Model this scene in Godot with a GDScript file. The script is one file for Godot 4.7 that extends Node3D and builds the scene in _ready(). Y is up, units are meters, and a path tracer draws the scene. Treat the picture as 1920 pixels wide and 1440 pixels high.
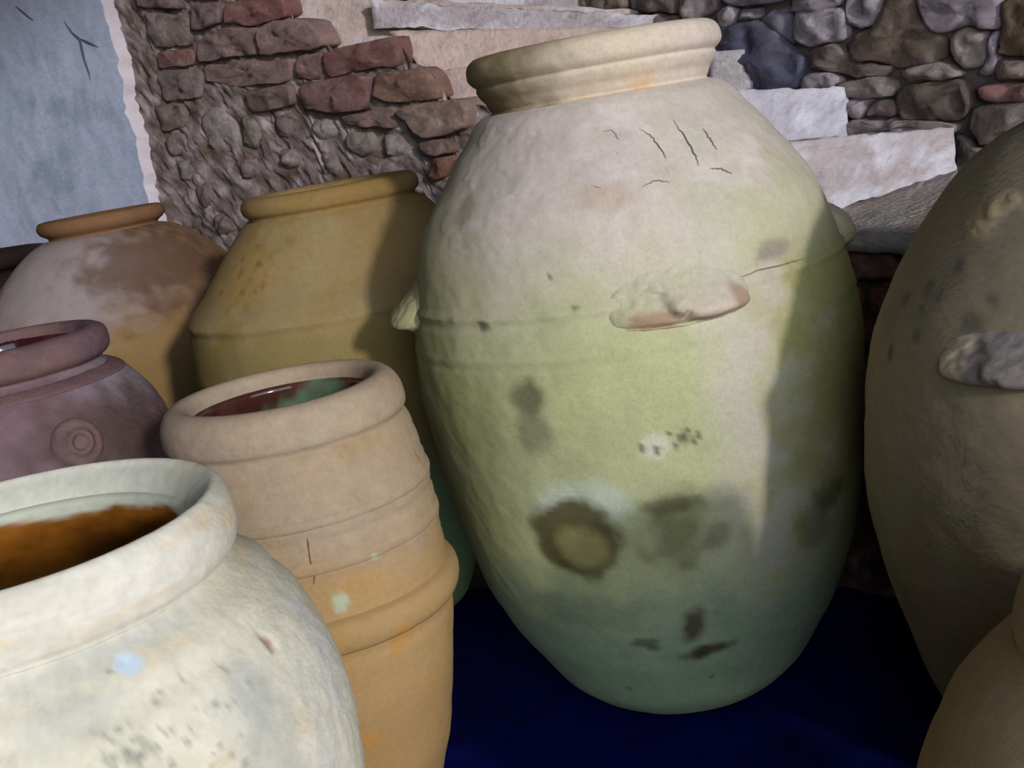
extends Node3D

# ---------------------------------------------------------------- camera model (1920 x 1440 frame)
const FOCAL := 2200.0
const PITCH := -12.8
const ROLL := -9.9
const EYE := Vector3(0, 1.36, 0)
const SUN_AZIMUTH := 23.5
const SUN_HEIGHT := 14.0
var cam_basis: Basis
var names := {}
var n_low: FastNoiseLite
var n_mid: FastNoiseLite
var n_fine: FastNoiseLite
var n_rough: FastNoiseLite
var n_soft: FastNoiseLite
var grain_tex: Texture2D
var grain_normal: Texture2D
var rough_normal: Texture2D
var M := {}

func _ready() -> void:
	cam_basis = Basis(Vector3.RIGHT, deg_to_rad(PITCH)) * Basis(Vector3.BACK, deg_to_rad(ROLL))
	set_up_view()
	set_up_noise()
	set_up_materials()
	build_room()
	build_stair_wall()
	build_stairs()
	build_rubble_wall()
	build_big_jar()
	build_yellow_jar()
	build_back_jar()
	build_purple_jar()
	build_banded_jar()
	build_pale_jar()
	build_grey_jar()
	build_tan_jar()
	build_dark_jar()
	build_small_stones()

func set_up_view() -> void:
	var cam := Camera3D.new()
	cam.name = "camera"
	cam.transform = Transform3D(cam_basis, EYE)
	cam.fov = rad_to_deg(2.0 * atan(720.0 / FOCAL))
	cam.near = 0.05
	cam.far = 100.0
	add_child(cam)
	cam.current = true
	var env := Environment.new()
	env.background_mode = Environment.BG_SKY
	var sky := Sky.new()
	var sm := ProceduralSkyMaterial.new()
	sm.sky_top_color = Color(0.61, 0.67, 0.76)
	sm.sky_horizon_color = Color(0.88, 0.88, 0.85)
	sm.ground_bottom_color = Color(0.45, 0.43, 0.36)
	sm.ground_horizon_color = Color(0.80, 0.80, 0.74)
	sm.sky_energy_multiplier = 1.0
	sm.sun_angle_max = 1.0
	sky.sky_material = sm
	env.sky = sky
	env.background_energy_multiplier = 7.0
	env.ambient_light_source = Environment.AMBIENT_SOURCE_SKY
	env.tonemap_mode = Environment.TONE_MAPPER_LINEAR
	env.tonemap_exposure = 0.96
	env.sdfgi_enabled = true
	env.ssao_enabled = true
	env.ssil_enabled = true
	var we := WorldEnvironment.new()
	we.name = "world_environment"
	we.environment = env
	add_child(we)
	var sun := DirectionalLight3D.new()
	sun.name = "sun"
	var az := deg_to_rad(SUN_AZIMUTH)
	var to_sun := Vector3(sin(az), tan(deg_to_rad(SUN_HEIGHT)), cos(az)).normalized()
	sun.look_at_from_position(to_sun * 10.0, Vector3.ZERO, Vector3.UP)
	sun.light_energy = 0.60
	sun.light_color = Color(1.0, 0.975, 0.965)
	sun.light_angular_distance = 3.6
	sun.shadow_enabled = true
	add_child(sun)

# ---------------------------------------------------------------- helpers: pixels to places
func ray(px: float, py: float) -> Vector3:
	return cam_basis * Vector3((px - 960.0) / FOCAL, -(py - 720.0) / FOCAL, -1.0)

func at_d(px: float, py: float, d: float) -> Vector3:
	var r := ray(px, py)
	return EYE + r * (d / Vector2(r.x, r.z).length())

func at_h(px: float, py: float, h: float) -> Vector3:
	var r := ray(px, py)
	return EYE + r * ((h - EYE.y) / r.y)

func on_plane(px: float, py: float, p: Vector3, n: Vector3) -> Vector3:
	var r := ray(px, py)
	return EYE + r * ((p - EYE).dot(n) / r.dot(n))

# radius of a profile (points radius, height) at a height: the outermost
func radius_at(prof: PackedVector2Array, h: float) -> float:
	var best := 0.0
	for i in prof.size() - 1:
		var a := prof[i]
		var b := prof[i + 1]
		if (h - a.y) * (h - b.y) <= 0.0 and absf(b.y - a.y) > 1e-6:
			best = maxf(best, lerpf(a.x, b.x, (h - a.y) / (b.y - a.y)))
	return best

# where a line of sight meets a turned surface, in the jar's own axes
func hit(px: float, py: float, axis: Vector3, prof: PackedVector2Array) -> Vector3:
	var r := ray(px, py)
	var flat := Vector2(r.x, r.z).length()
	var d0 := Vector2(axis.x, axis.z).length()
	var t := (d0 - 0.75) / flat
	var dt := 0.004
	for i in 400:
		var p := EYE + r * t - axis
		if Vector2(p.x, p.z).length() < radius_at(prof, p.y):
			var lo := t - dt
			var hi := t
			for k in 12:
				var m := (lo + hi) / 2
				var q := EYE + r * m - axis
				if Vector2(q.x, q.z).length() < radius_at(prof, q.y):
					hi = m
				else:
					lo = m
			return EYE + r * hi - axis
		t += dt
	return Vector3(0, 0.5, 0.4)

# ---------------------------------------------------------------- helpers: nodes
func numbered(called: String, parent: Node) -> String:
	var key := str(parent.get_instance_id()) + called
	names[key] = names.get(key, -1) + 1
	return called if names[key] == 0 else "%s_%03d" % [called, names[key]]

func obj(called: String, mesh: Mesh, mat: Material, parent: Node = self, at := Vector3.ZERO) -> MeshInstance3D:
	var o := MeshInstance3D.new()
	o.name = numbered(called, parent)
	o.mesh = mesh
	o.material_override = mat
	o.position = at
	parent.add_child(o, true)
	return o

func thing(called: String, label: String, category: String, at := Vector3.ZERO) -> Node3D:
	var o := Node3D.new()
	o.name = numbered(called, self)
	o.position = at
	o.set_meta("label", label)
	o.set_meta("category", category)
	add_child(o, true)
	return o

func structure(called: String, label: String) -> Node3D:
	var o := Node3D.new()
	o.name = called
	o.set_meta("kind", "structure")
	o.set_meta("label", label)
	add_child(o, true)
	return o

# ---------------------------------------------------------------- helpers: colour and noise
func c(r: float, g: float, b: float) -> Color:
	return Color(r / 255.0, g / 255.0, b / 255.0).srgb_to_linear()

func noise(freq: float, seed_: int, octaves := 4) -> FastNoiseLite:
	var n := FastNoiseLite.new()
	n.noise_type = FastNoiseLite.TYPE_SIMPLEX_SMOOTH
	n.frequency = freq
	n.seed = seed_
	n.fractal_octaves = octaves
	return n

func set_up_noise() -> void:
	n_low = noise(2.2, 11, 3)
	n_mid = noise(9.0, 23, 4)
	n_fine = noise(42.0, 37, 3)
	n_rough = noise(14.0, 51, 5)
	n_soft = noise(11.0, 77, 2)

func nz(n: FastNoiseLite, p: Vector3, off := 0.0) -> float:
	return n.get_noise_3d(p.x + off, p.y + off * 0.37, p.z - off * 0.71)

func blob(p: Vector3, at: Vector3, rx: float, ry: float, soft := 0.35, wob := 0.3) -> float:
	# 1 inside a stain of half width rx and half height ry round a point of the surface
	var d := p - at
	if absf(d.y) > ry * 2.2 or d.length() > (rx + ry) * 2.2:
		return 0.0
	var side := Vector2(d.x, d.z).length() / rx
	var q := sqrt(side * side + (d.y / ry) * (d.y / ry))
	q += wob * (0.7 * nz(n_soft, p * 1.2, at.x * 7.0) + 0.35 * nz(n_mid, p * 2.6, at.y * 3.0))
	return 1.0 - smoothstep(1.0 - soft, 1.0 + soft, q)

func set_up_materials() -> void:
	var gn := noise(0.035, 5, 5)
	var g := NoiseTexture2D.new()
	g.width = 512
	g.height = 512
	g.seamless = true
	g.noise = gn
	var ramp := Gradient.new()
	ramp.colors = PackedColorArray([Color(0.90, 0.90, 0.90), Color(0.96, 0.96, 0.96), Color(1, 1, 1)])
	ramp.offsets = PackedFloat32Array([0.0, 0.45, 1.0])
	g.color_ramp = ramp
	grain_tex = g
	var nn := NoiseTexture2D.new()
	nn.width = 512
	nn.height = 512
	nn.seamless = true
	nn.noise = noise(0.05, 9, 5)
	nn.as_normal_map = true
	nn.bump_strength = 3.0
	grain_normal = nn
	var rn := NoiseTexture2D.new()
	rn.width = 512
	rn.height = 512
	rn.seamless = true
	rn.noise = noise(0.03, 15, 6)
	rn.as_normal_map = true
	rn.bump_strength = 9.0
	rough_normal = rn
	M.clay = painted(0.92, grain_normal, 0.35, 5.0)
	M.rough_clay = painted(0.95, rough_normal, 0.45, 5.0)
	M.masonry = painted(0.96, rough_normal, 1.0, 2.6)
	M.plaster = painted(0.9, grain_normal, 0.6, 1.6)
	M.glaze = painted(0.12, grain_normal, 0.15, 3.0)
	M.glaze.clearcoat_enabled = true
	M.glaze.clearcoat = 0.6
	M.glaze.clearcoat_roughness = 0.08
	M.glaze_matt = painted(0.55, grain_normal, 0.3, 3.0)
	M.cloth = painted(0.95, rough_normal, 0.5, 6.0)
	M.crack = painted(1.0, grain_normal, 0.1, 3.0)

func painted(rough: float, normal: Texture2D, depth: float, scale_: float) -> StandardMaterial3D:
	var m := StandardMaterial3D.new()
	m.vertex_color_use_as_albedo = true
	m.roughness = rough
	m.albedo_texture = grain_tex
	m.uv1_triplanar = true
	m.uv1_world_triplanar = true
	m.uv1_scale = Vector3.ONE * scale_
	m.normal_enabled = true
	m.normal_texture = normal
	m.normal_scale = depth
	m.metallic_specular = 0.25
	return m

# ---------------------------------------------------------------- helpers: meshes
func smooth_line(pts: PackedVector2Array, ds: float) -> PackedVector2Array:
	# Catmull-Rom through the points, then even steps of about ds
	var fine := PackedVector2Array()
	for i in pts.size() - 1:
		var p0 := pts[maxi(i - 1, 0)]
		var p3 := pts[mini(i + 2, pts.size() - 1)]
		for k in 16:
			fine.append(pts[i].cubic_interpolate(pts[i + 1], p0, p3, k / 16.0) if false else cr(p0, pts[i], pts[i + 1], p3, k / 16.0))
	fine.append(pts[pts.size() - 1])
	var out := PackedVector2Array([fine[0]])
	var acc := 0.0
	for i in range(1, fine.size()):
		acc += fine[i].distance_to(fine[i - 1])
		if acc >= ds or i == fine.size() - 1:
			out.append(fine[i])
			acc = 0.0
	return out

func cr(a: Vector2, b: Vector2, d: Vector2, e: Vector2, t: float) -> Vector2:
	return 0.5 * (2.0 * b + (d - a) * t + (2.0 * a - 5.0 * b + 4.0 * d - e) * t * t + (3.0 * b - a - 3.0 * d + e) * t * t * t)

func grid_mesh(pos: PackedVector3Array, cols: PackedColorArray, w: int, h: int, wrap: bool, flip: bool) -> ArrayMesh:
	# w points across, h rows; normals from neighbours
	var nor := PackedVector3Array()
	nor.resize(pos.size())
	for j in h:
		for i in w:
			var l := i - 1
			var r := i + 1
			if wrap:
				l = (l + w - 1) % (w - 1) if l < 0 else l
				r = r % (w - 1) if r >= w else r
			else:
				l = maxi(l, 0)
				r = mini(r, w - 1)
			var a := pos[j * w + r] - pos[j * w + l]
			var b := pos[mini(j + 1, h - 1) * w + i] - pos[maxi(j - 1, 0) * w + i]
			var n := a.cross(b)
			if a.length_squared() < 1e-12:
				n = Vector3.ZERO
			n = n.normalized()
			nor[j * w + i] = -n if flip else n
	for j in [0, h - 1]:
		if nor[j * w] == Vector3.ZERO:
			var sum := Vector3.ZERO
			var k: int = 1 if j == 0 else h - 2
			for i in w:
				sum += nor[k * w + i]
			for i in w:
				nor[j * w + i] = sum.normalized()
	var idx := PackedInt32Array()
	for j in h - 1:
		for i in w - 1:
			var p := j * w + i
			if flip:
				idx.append_array([p, p + 1, p + w, p + 1, p + w + 1, p + w])
			else:
				idx.append_array([p, p + w, p + 1, p + 1, p + w, p + w + 1])
	var arr := []
	arr.resize(Mesh.ARRAY_MAX)
	arr[Mesh.ARRAY_VERTEX] = pos
	arr[Mesh.ARRAY_NORMAL] = nor
	arr[Mesh.ARRAY_COLOR] = cols
	arr[Mesh.ARRAY_INDEX] = idx
	var m := ArrayMesh.new()
	m.add_surface_from_arrays(Mesh.PRIMITIVE_TRIANGLES, arr)
	return m

# turned shape: profile points are (radius, height), from the bottom up on the outside
func lathe(prof: PackedVector2Array, seg: int, disp: Callable, col: Callable, inside := false, from := 0.0, span := TAU) -> ArrayMesh:
	var pos := PackedVector3Array()
	var cols := PackedColorArray()
	for j in prof.size():
		for i in seg + 1:
			var a := from + span * (i % seg if span >= TAU else i) / float(seg)
			var dir := Vector3(sin(a), 0, cos(a))
			var p := dir * prof[j].x + Vector3.UP * prof[j].y
			if prof[j].x > 0.004:
				p += dir * float(disp.call(p))
			pos.append(p)
			cols.append(col.call(p))
	return grid_mesh(pos, cols, seg + 1, prof.size(), span >= TAU, inside)

func bump(p: Vector3, low: float, mid: float, fine: float) -> float:
	return low * nz(n_low, p) + mid * nz(n_mid, p) + fine * nz(n_fine, p)

# ledge handle on a turned surface: a closed section (out, up) swept round the jar, fading at both ends
func lug_mesh(prof: PackedVector2Array, angle: float, height: float, half: float, out: float, section: Array, col: Callable, chip := 0.0) -> ArrayMesh:
	var sec := PackedVector2Array()
	for s in section:
		sec.append(Vector2(s[0], s[1]))
	sec = smooth_line(sec, 0.08)
	var n := 40
	var pos := PackedVector3Array()
	var cols := PackedColorArray()
	for k in n + 1:
		var u := -1.0 + 2.0 * k / n
		var f := pow(maxf(0.0, 1.0 - u * u), 0.6)
		for s in sec:
			var y := height + s.y * out * (0.55 + 0.45 * f) 
			var a := angle + u * half
			var dir := Vector3(sin(a), 0, cos(a))
			var o := s.x * out * f
			if chip > 0.0 and s.x > 0.3:
				o *= 1.0 - chip * smoothstep(0.0, -0.22, u + s.y * 0.35 + 0.25 * nz(n_mid, Vector3(u * 0.3, s.y * 0.1, 0.3)))
			var p := dir * (radius_at(prof, y) - 0.006 + o) + Vector3.UP * y
			p += dir * 0.004 * nz(n_fine, p)
			pos.append(p)
			cols.append(col.call(p))
	return grid_mesh(pos, cols, sec.size(), n + 1, false, false)

func ring_mesh(prof: PackedVector2Array, h: float, w: float, out: float, seg: int, col: Callable) -> ArrayMesh:
	var sec := PackedVector2Array()
	for k in 13:
		var t := -1.0 + k / 6.0
		var y := h + t * w
		sec.append(Vector2(radius_at(prof, y) - 0.004 + (out + 0.004) * sqrt(maxf(0.0, 1.0 - t * t)), y))
	return lathe(sec, seg, func(p): return bump(p, 0.003, 0.0015, 0.0006), col)

func tube(pts: PackedVector3Array, rad: float, colour: Color) -> ArrayMesh:
	var st := SurfaceTool.new()
	st.begin(Mesh.PRIMITIVE_TRIANGLES)
	var n := pts.size()
	var sides := 6
	var rings := []
	for i in n:
		var d := (pts[mini(i + 1, n - 1)] - pts[maxi(i - 1, 0)]).normalized()
		var u := d.cross(Vector3(0.31, 0.77, 0.52)).normalized()
		var v := d.cross(u)
		var r := rad * (0.25 + 0.75 * sin(PI * (i + 0.35) / (n - 0.3)))
		var ring := []
		for k in sides:
			var a := TAU * k / sides
			ring.append(pts[i] + (u * cos(a) + v * sin(a)) * r)
		rings.append(ring)
	st.set_color(colour)
	for i in n - 1:
		for k in sides:
			var k2 := (k + 1) % sides
			for p in [rings[i][k], rings[i][k2], rings[i + 1][k], rings[i][k2], rings[i + 1][k2], rings[i + 1][k]]:
				st.set_color(colour)
				st.add_vertex(p)
	st.generate_normals()
	return st.commit()

func crack_on_jar(parent: Node3D, axis: Vector3, prof: PackedVector2Array, px: Array, rad: float, colour: Color) -> void:
	var pts := PackedVector3Array()
	for i in px.size() - 1:
		for k in 6:
			var q: Vector2 = Vector2(px[i][0], px[i][1]).lerp(Vector2(px[i + 1][0], px[i + 1][1]), k / 6.0)
			q += Vector2(sin(q.y * 0.9), cos(q.x * 0.7)) * 1.2
			pts.append(hit(q.x, q.y, axis, prof))
	obj("crack", tube(pts, rad, colour), M.crack, parent)

# a block of masonry: an outline on a wall plane, given depth, a rounded edge and a rough face
func piece(outline: PackedVector2Array, o: Vector3, u: Vector3, n: Vector3, out: float, inner: float, edge: float, dome: float, rough: float, col: Callable, seed_: float) -> ArrayMesh:
	var poly := PackedVector2Array()
	var m := outline.size()
	for i in m:
		var a := outline[i]
		var b := outline[(i + 1) % m]
		var steps := maxi(2, int(ceil(a.distance_to(b) / 0.035)))
		for k in steps:
			poly.append(a.lerp(b, k / float(steps)))
	m = poly.size()
	# rounded corners: one pass of averaging
	var soft := PackedVector2Array()
	for i in m:
		soft.append((poly[(i + m - 1) % m] + poly[i] * 4.0 + poly[(i + 1) % m]) / 6.0)
	var mid := Vector2.ZERO
	for q in soft:
		mid += q / m
	var size := 0.0
	for q in soft:
		size += q.distance_to(mid) / m
	var e := minf(edge / size, 0.5)
	var rings := [[1.0, -inner], [1.0, out - edge], [1.0 - e * 0.35, out - edge * 0.3], [1.0 - e, out], [lerpf(1.0 - e, 0.0, 0.25), out + dome * 0.4], [lerpf(1.0 - e, 0.0, 0.5), out + dome * 0.75], [lerpf(1.0 - e, 0.0, 0.75), out + dome * 0.95], [0.0, out + dome]]
	var pos := PackedVector3Array()
	var cols := PackedColorArray()
	for r in rings:
		for i in m + 1:
			var q: Vector2 = mid.lerp(soft[i % m], r[0])
			var p: Vector3 = o + u * q.x + Vector3.UP * q.y + n * r[1]
			if r[1] > 0.0:
				var k := Vector3(nz(n_soft, p, seed_), nz(n_soft, p, seed_ + 9.0), nz(n_soft, p, seed_ + 17.0))
				p += k * rough * 0.45 + n * rough * nz(n_soft, p, seed_ + 5.0)
			pos.append(p)
			cols.append(col.call(p))
	return grid_mesh(pos, cols, m + 1, rings.size(), true, true)

func stone_colour(base: Color, spread: float, seed_: float) -> Callable:
	return func(p: Vector3) -> Color:
		var t := 1.0 + spread * (0.9 * nz(n_rough, p, seed_) + 0.9 * nz(n_fine, p, seed_))
		var w := clampf(nz(n_mid, p, seed_ + 4.0) * 1.4, 0.0, 1.0) * 0.45
		return Color(base.r * t, base.g * t, base.b * t).lerp(c(150, 142, 140), w)

func box_mesh(lo: Vector3, hi: Vector3, colour: Color) -> ArrayMesh:
	var b := BoxMesh.new()
	b.size = hi - lo
	var arr := b.get_mesh_arrays()
	var v: PackedVector3Array = arr[Mesh.ARRAY_VERTEX]
	var cols := PackedColorArray()
	for i in v.size():
		v[i] += (lo + hi) / 2
		cols.append(colour)
	arr[Mesh.ARRAY_VERTEX] = v
	arr[Mesh.ARRAY_COLOR] = cols
	var m := ArrayMesh.new()
	m.add_surface_from_arrays(Mesh.PRIMITIVE_TRIANGLES, arr)
	return m

# ---------------------------------------------------------------- the room
func build_room() -> void:
	var pale := c(176, 170, 152)
	var floor_ := structure("floor", "grey stone floor under the blue cloth")
	obj("slab", box_mesh(Vector3(-4.4, -0.14, -6.6), Vector3(5.4, -0.02, 9.0), c(120, 114, 104)), M.masonry, floor_)
	var ceiling := structure("ceiling", "pale plaster ceiling")
	obj("slab", box_mesh(Vector3(-4.4, 4.4, -6.6), Vector3(5.4, 4.55, 2.6), pale), M.plaster, ceiling)
	var far := structure("wall_rear", "plaster wall behind the stair")
	obj("panel", box_mesh(Vector3(-4.4, -0.1, -6.75), Vector3(5.4, 4.5, -6.5), pale), M.plaster, far)
	var side := structure("wall_far_left", "plaster wall at the far left")
	obj("panel", box_mesh(Vector3(-4.55, -0.1, -6.6), Vector3(-4.3, 4.5, 2.6), pale), M.plaster, side)
	var right := structure("wall_right", "plaster wall at the right")
	obj("panel", box_mesh(Vector3(5.2, -0.1, -6.6), Vector3(5.45, 4.5, 2.6), pale), M.plaster, right)
	var front := structure("wall_front", "wall with the wide opening that lets the daylight in")
	obj("panel", box_mesh(Vector3(-4.4, -0.1, 2.4), Vector3(-0.8, 4.5, 2.65), pale), M.plaster, front)
	obj("panel", box_mesh(Vector3(4.7, -0.1, 2.4), Vector3(5.4, 4.5, 2.65), pale), M.plaster, front)
	obj("lintel", box_mesh(Vector3(-0.8, 4.15, 2.4), Vector3(4.7, 4.5, 2.65), pale), M.plaster, front)
	# blue cloth spread on the floor
	var w := 90
	var h := 90
	var pos := PackedVector3Array()
	var cols := PackedColorArray()
	var b0 := at_h(1630, 1096, 0)
	for j in h:
		for i in w:
			var x := lerpf(-2.4, 1.75, i / float(w - 1))
			var back := b0.z + (x - b0.x) * 0.42
			var z := lerpf(back, 0.9, j / float(h - 1))
			var p := Vector3(x, 0, z)
			p.y = -0.006 + 0.006 * nz(n_low, p * 1.7) + 0.003 * nz(n_mid, p * 0.6)
			pos.append(p)
			var t := 1.0 + 0.5 * nz(n_mid, p, 3.0) + 0.4 * nz(n_fine, p)
			var q := c(8, 14, 92)
			cols.append(Color(q.r * t, q.g * t, q.b * t))
	var cloth := obj("floor_cloth", grid_mesh(pos, cols, w, h, false, true), M.cloth)
	cloth.set_meta("label", "dark navy blue cloth spread over the floor beneath the jars")
	cloth.set_meta("category", "cloth")

# ---------------------------------------------------------------- side of the stair: blue plaster, bricks, rubble
var s_o: Vector3
var s_u: Vector3
var s_n: Vector3

func s_uv(px: float, py: float) -> Vector2:
	var p := on_plane(px, py, s_o, s_n) - s_o
	return Vector2(p.dot(s_u), p.y)

func rubble_sheet(o: Vector3, u: Vector3, n: Vector3, u0: float, u1: float, y0: float, y1: float, step: float, amp: float, col: Callable) -> ArrayMesh:
	var w := int((u1 - u0) / step)
	var h := int((y1 - y0) / step)
	var pos := PackedVector3Array()
	var cols := PackedColorArray()
	for j in h + 1:
		for i in w + 1:
			var p := o + u * lerpf(u0, u1, i / float(w))
			p.y = lerpf(y0, y1, j / float(h))
			var k := 1.0 - absf(nz(n_rough, p * Vector3(0.8, 0.6, 0.8))) * 2.4
			p += n * amp * (k + 0.5 * nz(n_mid, p) + 0.35 * nz(n_fine, p))
			pos.append(p)
			cols.append(col.call(p))
	return grid_mesh(pos, cols, w + 1, h + 1, false, false)

func build_stair_wall() -> void:
	s_o = at_d(893, 222, 3.95)
	var bear := deg_to_rad(55.0)
	s_u = Vector3(sin(bear), 0, cos(bear))
	s_n = Vector3(-cos(bear), 0, sin(bear))
	var base := s_o
	s_o = Vector3(base.x, 0, base.z)
	var wall := structure("wall_left", "broken side wall of the stair with bricks, rubble and blue plaster")
	var rubble := func(p: Vector3) -> Color:
		var t := nz(n_rough, p * 0.7, 2.0)
		var a := c(122, 108, 106).lerp(c(172, 160, 162), smoothstep(-0.2, 0.4, t))
		a = a.lerp(c(108, 92, 82), smoothstep(0.1, 0.5, nz(n_mid, p, 8.0)))
		var k := 1.0 + 0.5 * nz(n_fine, p, 5.0)
		return Color(a.r * k, a.g * k, a.b * k)
	# the rubble core ends along the rising line of the steps
	var core_pos := PackedVector3Array()
	var core_col := PackedColorArray()
	var w := 230
	var h := 150
	var tops := [[960, 200], [840, 192], [830, 152], [806, 124], [766, 116], [756, 82], [750, 72], [632, 98], [622, 88], [600, 46], [552, 44], [545, 10], [430, -60], [230, -180], [-400, -500]]
	for j in h + 1:
		for i in w + 1:
			var uu := lerpf(-4.2, 0.16, i / float(w))
			var top := 1.3
			for k in tops.size() - 1:
				var a := s_uv(tops[k][0], tops[k][1])
				var b := s_uv(tops[k + 1][0], tops[k + 1][1])
				if uu <= a.x and uu >= b.x:
					top = lerpf(a.y, b.y, (uu - a.x) / (b.x - a.x))
			top = minf(top, 4.4)
			var p := s_o + s_u * uu + Vector3.UP * (top * j / float(h))
			var q := 1.0 - absf(nz(n_rough, p * Vector3(0.8, 0.55, 0.8))) * 2.6
			p += s_n * 0.017 * (q + 0.6 * nz(n_mid, p) + 0.5 * nz(n_fine, p))
			core_pos.append(p)
			core_col.append(rubble.call(p))
	obj("rubble_core", grid_mesh(core_pos, core_col, w + 1, h + 1, false, false), M.masonry, wall)
	# bricks: outlines of those that show, on the plane of the wall
	var bricks := [
		[[430, 2], [545, -6], [552, 28], [520, 40], [482, 47], [432, 44]],
		[[500, 50], [522, 40], [562, 34], [602, 38], [627, 83], [608, 92], [556, 98], [502, 105]],
		[[616, 95], [752, 65], [762, 122], [692, 132], [618, 146]],
		[[562, 102], [611, 97], [613, 147], [566, 152]],
		[[578, 155], [690, 136], [707, 150], [697, 204], [626, 212], [574, 198]],
		[[712, 137], [802, 124], [822, 140], [838, 182], [800, 190], [746, 191], [708, 182]],
		[[752, 205], [792, 193], [893, 181], [897, 236], [852, 251], [806, 257], [772, 226]],
		[[640, 215], [700, 207], [744, 196], [750, 214], [764, 236], [700, 238], [652, 232]],
		[[792, 264], [852, 256], [866, 286], [806, 293]],
		[[380, 76], [432, 50], [497, 51], [498, 101], [442, 108], [384, 118]],
		[[388, 122], [500, 108], [555, 101], [558, 150], [462, 164], [392, 152]],
		[[278, 22], [364, 30], [366, 84], [300, 90]],
		[[370, 6], [427, 3], [427, 43], [372, 60]],
		[[298, 96], [372, 92], [376, 122], [304, 128]],
		[[302, 133], [384, 126], [386, 186], [312, 190]],
		[[470, 170], [556, 156], [566, 196], [480, 212]],
		[[255, -60], [340, -40], [350, 18], [272, 14]],
		[[350, -50], [425, -52], [424, -4], [356, -2]],
		[[300, 195], [352, 192], [356, 240], [308, 245]],
		[[820, 296], [868, 290], [850, 330], [812, 336]],
	]
	var tones := [c(128, 92, 90), c(138, 114, 112), c(124, 88, 86), c(128, 102, 100), c(124, 94, 92), c(132, 102, 92), c(148, 126, 116), c(128, 106, 100), c(116, 98, 92), c(128, 108, 108), c(132, 110, 108), c(130, 118, 116), c(124, 106, 108), c(130, 98, 96), c(126, 112, 112), c(122, 104, 100), c(124, 106, 106), c(130, 112, 110), c(122, 110, 106), c(120, 86, 74)]
	for i in bricks.size():
		var out := PackedVector2Array()
		for q in bricks[i]:
			out.append(s_uv(q[0], q[1]))
		var pr := 0.05 + 0.012 * sin(i * 2.3) if i in [1, 2, 4, 5, 6] else 0.036 + 0.01 * sin(i * 1.7)
		obj("brick", piece(out, s_o, s_u, s_n, pr, 0.05, 0.012, 0.004, 0.018, stone_colour(tones[i], 0.45, i * 3.1), i * 3.7), M.masonry, wall)
	# field stones set in the rubble
	var stones := [
		[[380, 215], [398, 198], [425, 200], [446, 228], [450, 266], [434, 288], [405, 284], [384, 254]],
		[[455, 215], [482, 216], [498, 250], [486, 282], [462, 276]],
		[[512, 222], [552, 206], [570, 232], [548, 262], [518, 256]],
		[[312, 250], [352, 246], [360, 286], [322, 296]],
		[[330, 302], [366, 296], [384, 328], [350, 344]],
		[[586, 222], [628, 218], [640, 250], [606, 268], [584, 250]],
		[[650, 245], [700, 244], [716, 276], [684, 296], [652, 280]],
		[[366, 350], [398, 336], [414, 372], [384, 396]],
		[[440, 300], [486, 294], [500, 326], [462, 340]],
		[[520, 280], [560, 276], [576, 306], [536, 322]],
		[[720, 250], [768, 246], [788, 270], [770, 300], [728, 292]],
		[[604, 284], [640, 290], [644, 322], [610, 330]],
		[[400, 404], [436, 392], [448, 430], [416, 446]],
		[[690, 304], [742, 306], [744, 334], [696, 334]],
	]
	for i in stones.size():
		var out := PackedVector2Array()
		for q in stones[i]:
			out.append(s_uv(q[0], q[1]))
		var tone: Color = [c(150, 140, 142), c(132, 122, 116), c(122, 108, 106), c(134, 122, 120), c(142, 132, 132)][i % 5]
		obj("stone", piece(out, s_o, s_u, s_n, 0.020, 0.04, 0.020, 0.010, 0.018, stone_colour(tone, 0.4, i * 5.3), i * 2.9), M.masonry, wall)
	# blue plaster with its broken edge
	var edge := [[186, -120], [206, -25], [220, 30], [242, 110], [256, 180], [272, 250], [284, 310], [298, 370], [314, 415], [338, 444], [366, 462], [400, 478], [420, 540], [432, 700]]
	var eu := []
	for q in edge:
		eu.append(s_uv(q[0], q[1]))
	var ph := 170
	var pw := 240
	var pp := PackedVector3Array()
	var pc := PackedColorArray()
	for j in ph + 1:
		var y := lerpf(4.3, 0.0, j / float(ph))
		var ub: float = eu[0].x
		for k in eu.size() - 1:
			if y <= eu[k].y and y >= eu[k + 1].y:
				ub = lerpf(eu[k].x, eu[k + 1].x, (y - eu[k].y) / (eu[k + 1].y - eu[k].y))
		if y < eu[eu.size() - 1].y:
			ub = eu[eu.size() - 1].x
		var jag := Vector3(y, 0.3, 0.7)
		ub += 0.036 * nz(n_rough, jag) + 0.012 * nz(n_fine, jag)
		var rim := 0.018 * (1.0 + 0.7 * nz(n_rough, jag, 6.0))
		for i in pw + 1:
			var t := i / float(pw)
			var uu := lerpf(-4.2, ub, minf(1.0, pow(t / 0.95, 0.6)))
			var nn := 0.058
			if t > 0.95:
				var e := (t - 0.95) / 0.05
				uu = ub + rim * e
				nn = 0.058 - 0.058 * e * e
			var p := s_o + s_u * uu + Vector3.UP * y + s_n * nn
			p += s_n * (0.006 * nz(n_low, p * 1.4) + 0.003 * nz(n_mid, p))
			pp.append(p)
			var col := c(198, 206, 238).lerp(c(184, 200, 228), smoothstep(-0.1, 0.5, nz(n_mid, p * 0.6, 3.0)))
			col = col.lerp(c(146, 170, 194), 0.6 * smoothstep(0.15, 0.55, nz(n_low, p * 1.2, 7.0) + 0.25 * (1.7 - p.y)))
			col = col.lerp(c(208, 214, 236), 0.5 * smoothstep(0.1, 0.5, nz(n_mid, p * 1.7, 12.0)))
			if t > 0.945:
				col = col.lerp(c(214, 206, 216), smoothstep(0.948, 0.962, t))
			pc.append(col)
	var plaster := obj("plaster", grid_mesh(pp, pc, pw + 1, ph + 1, false, true), M.plaster, wall)
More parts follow.
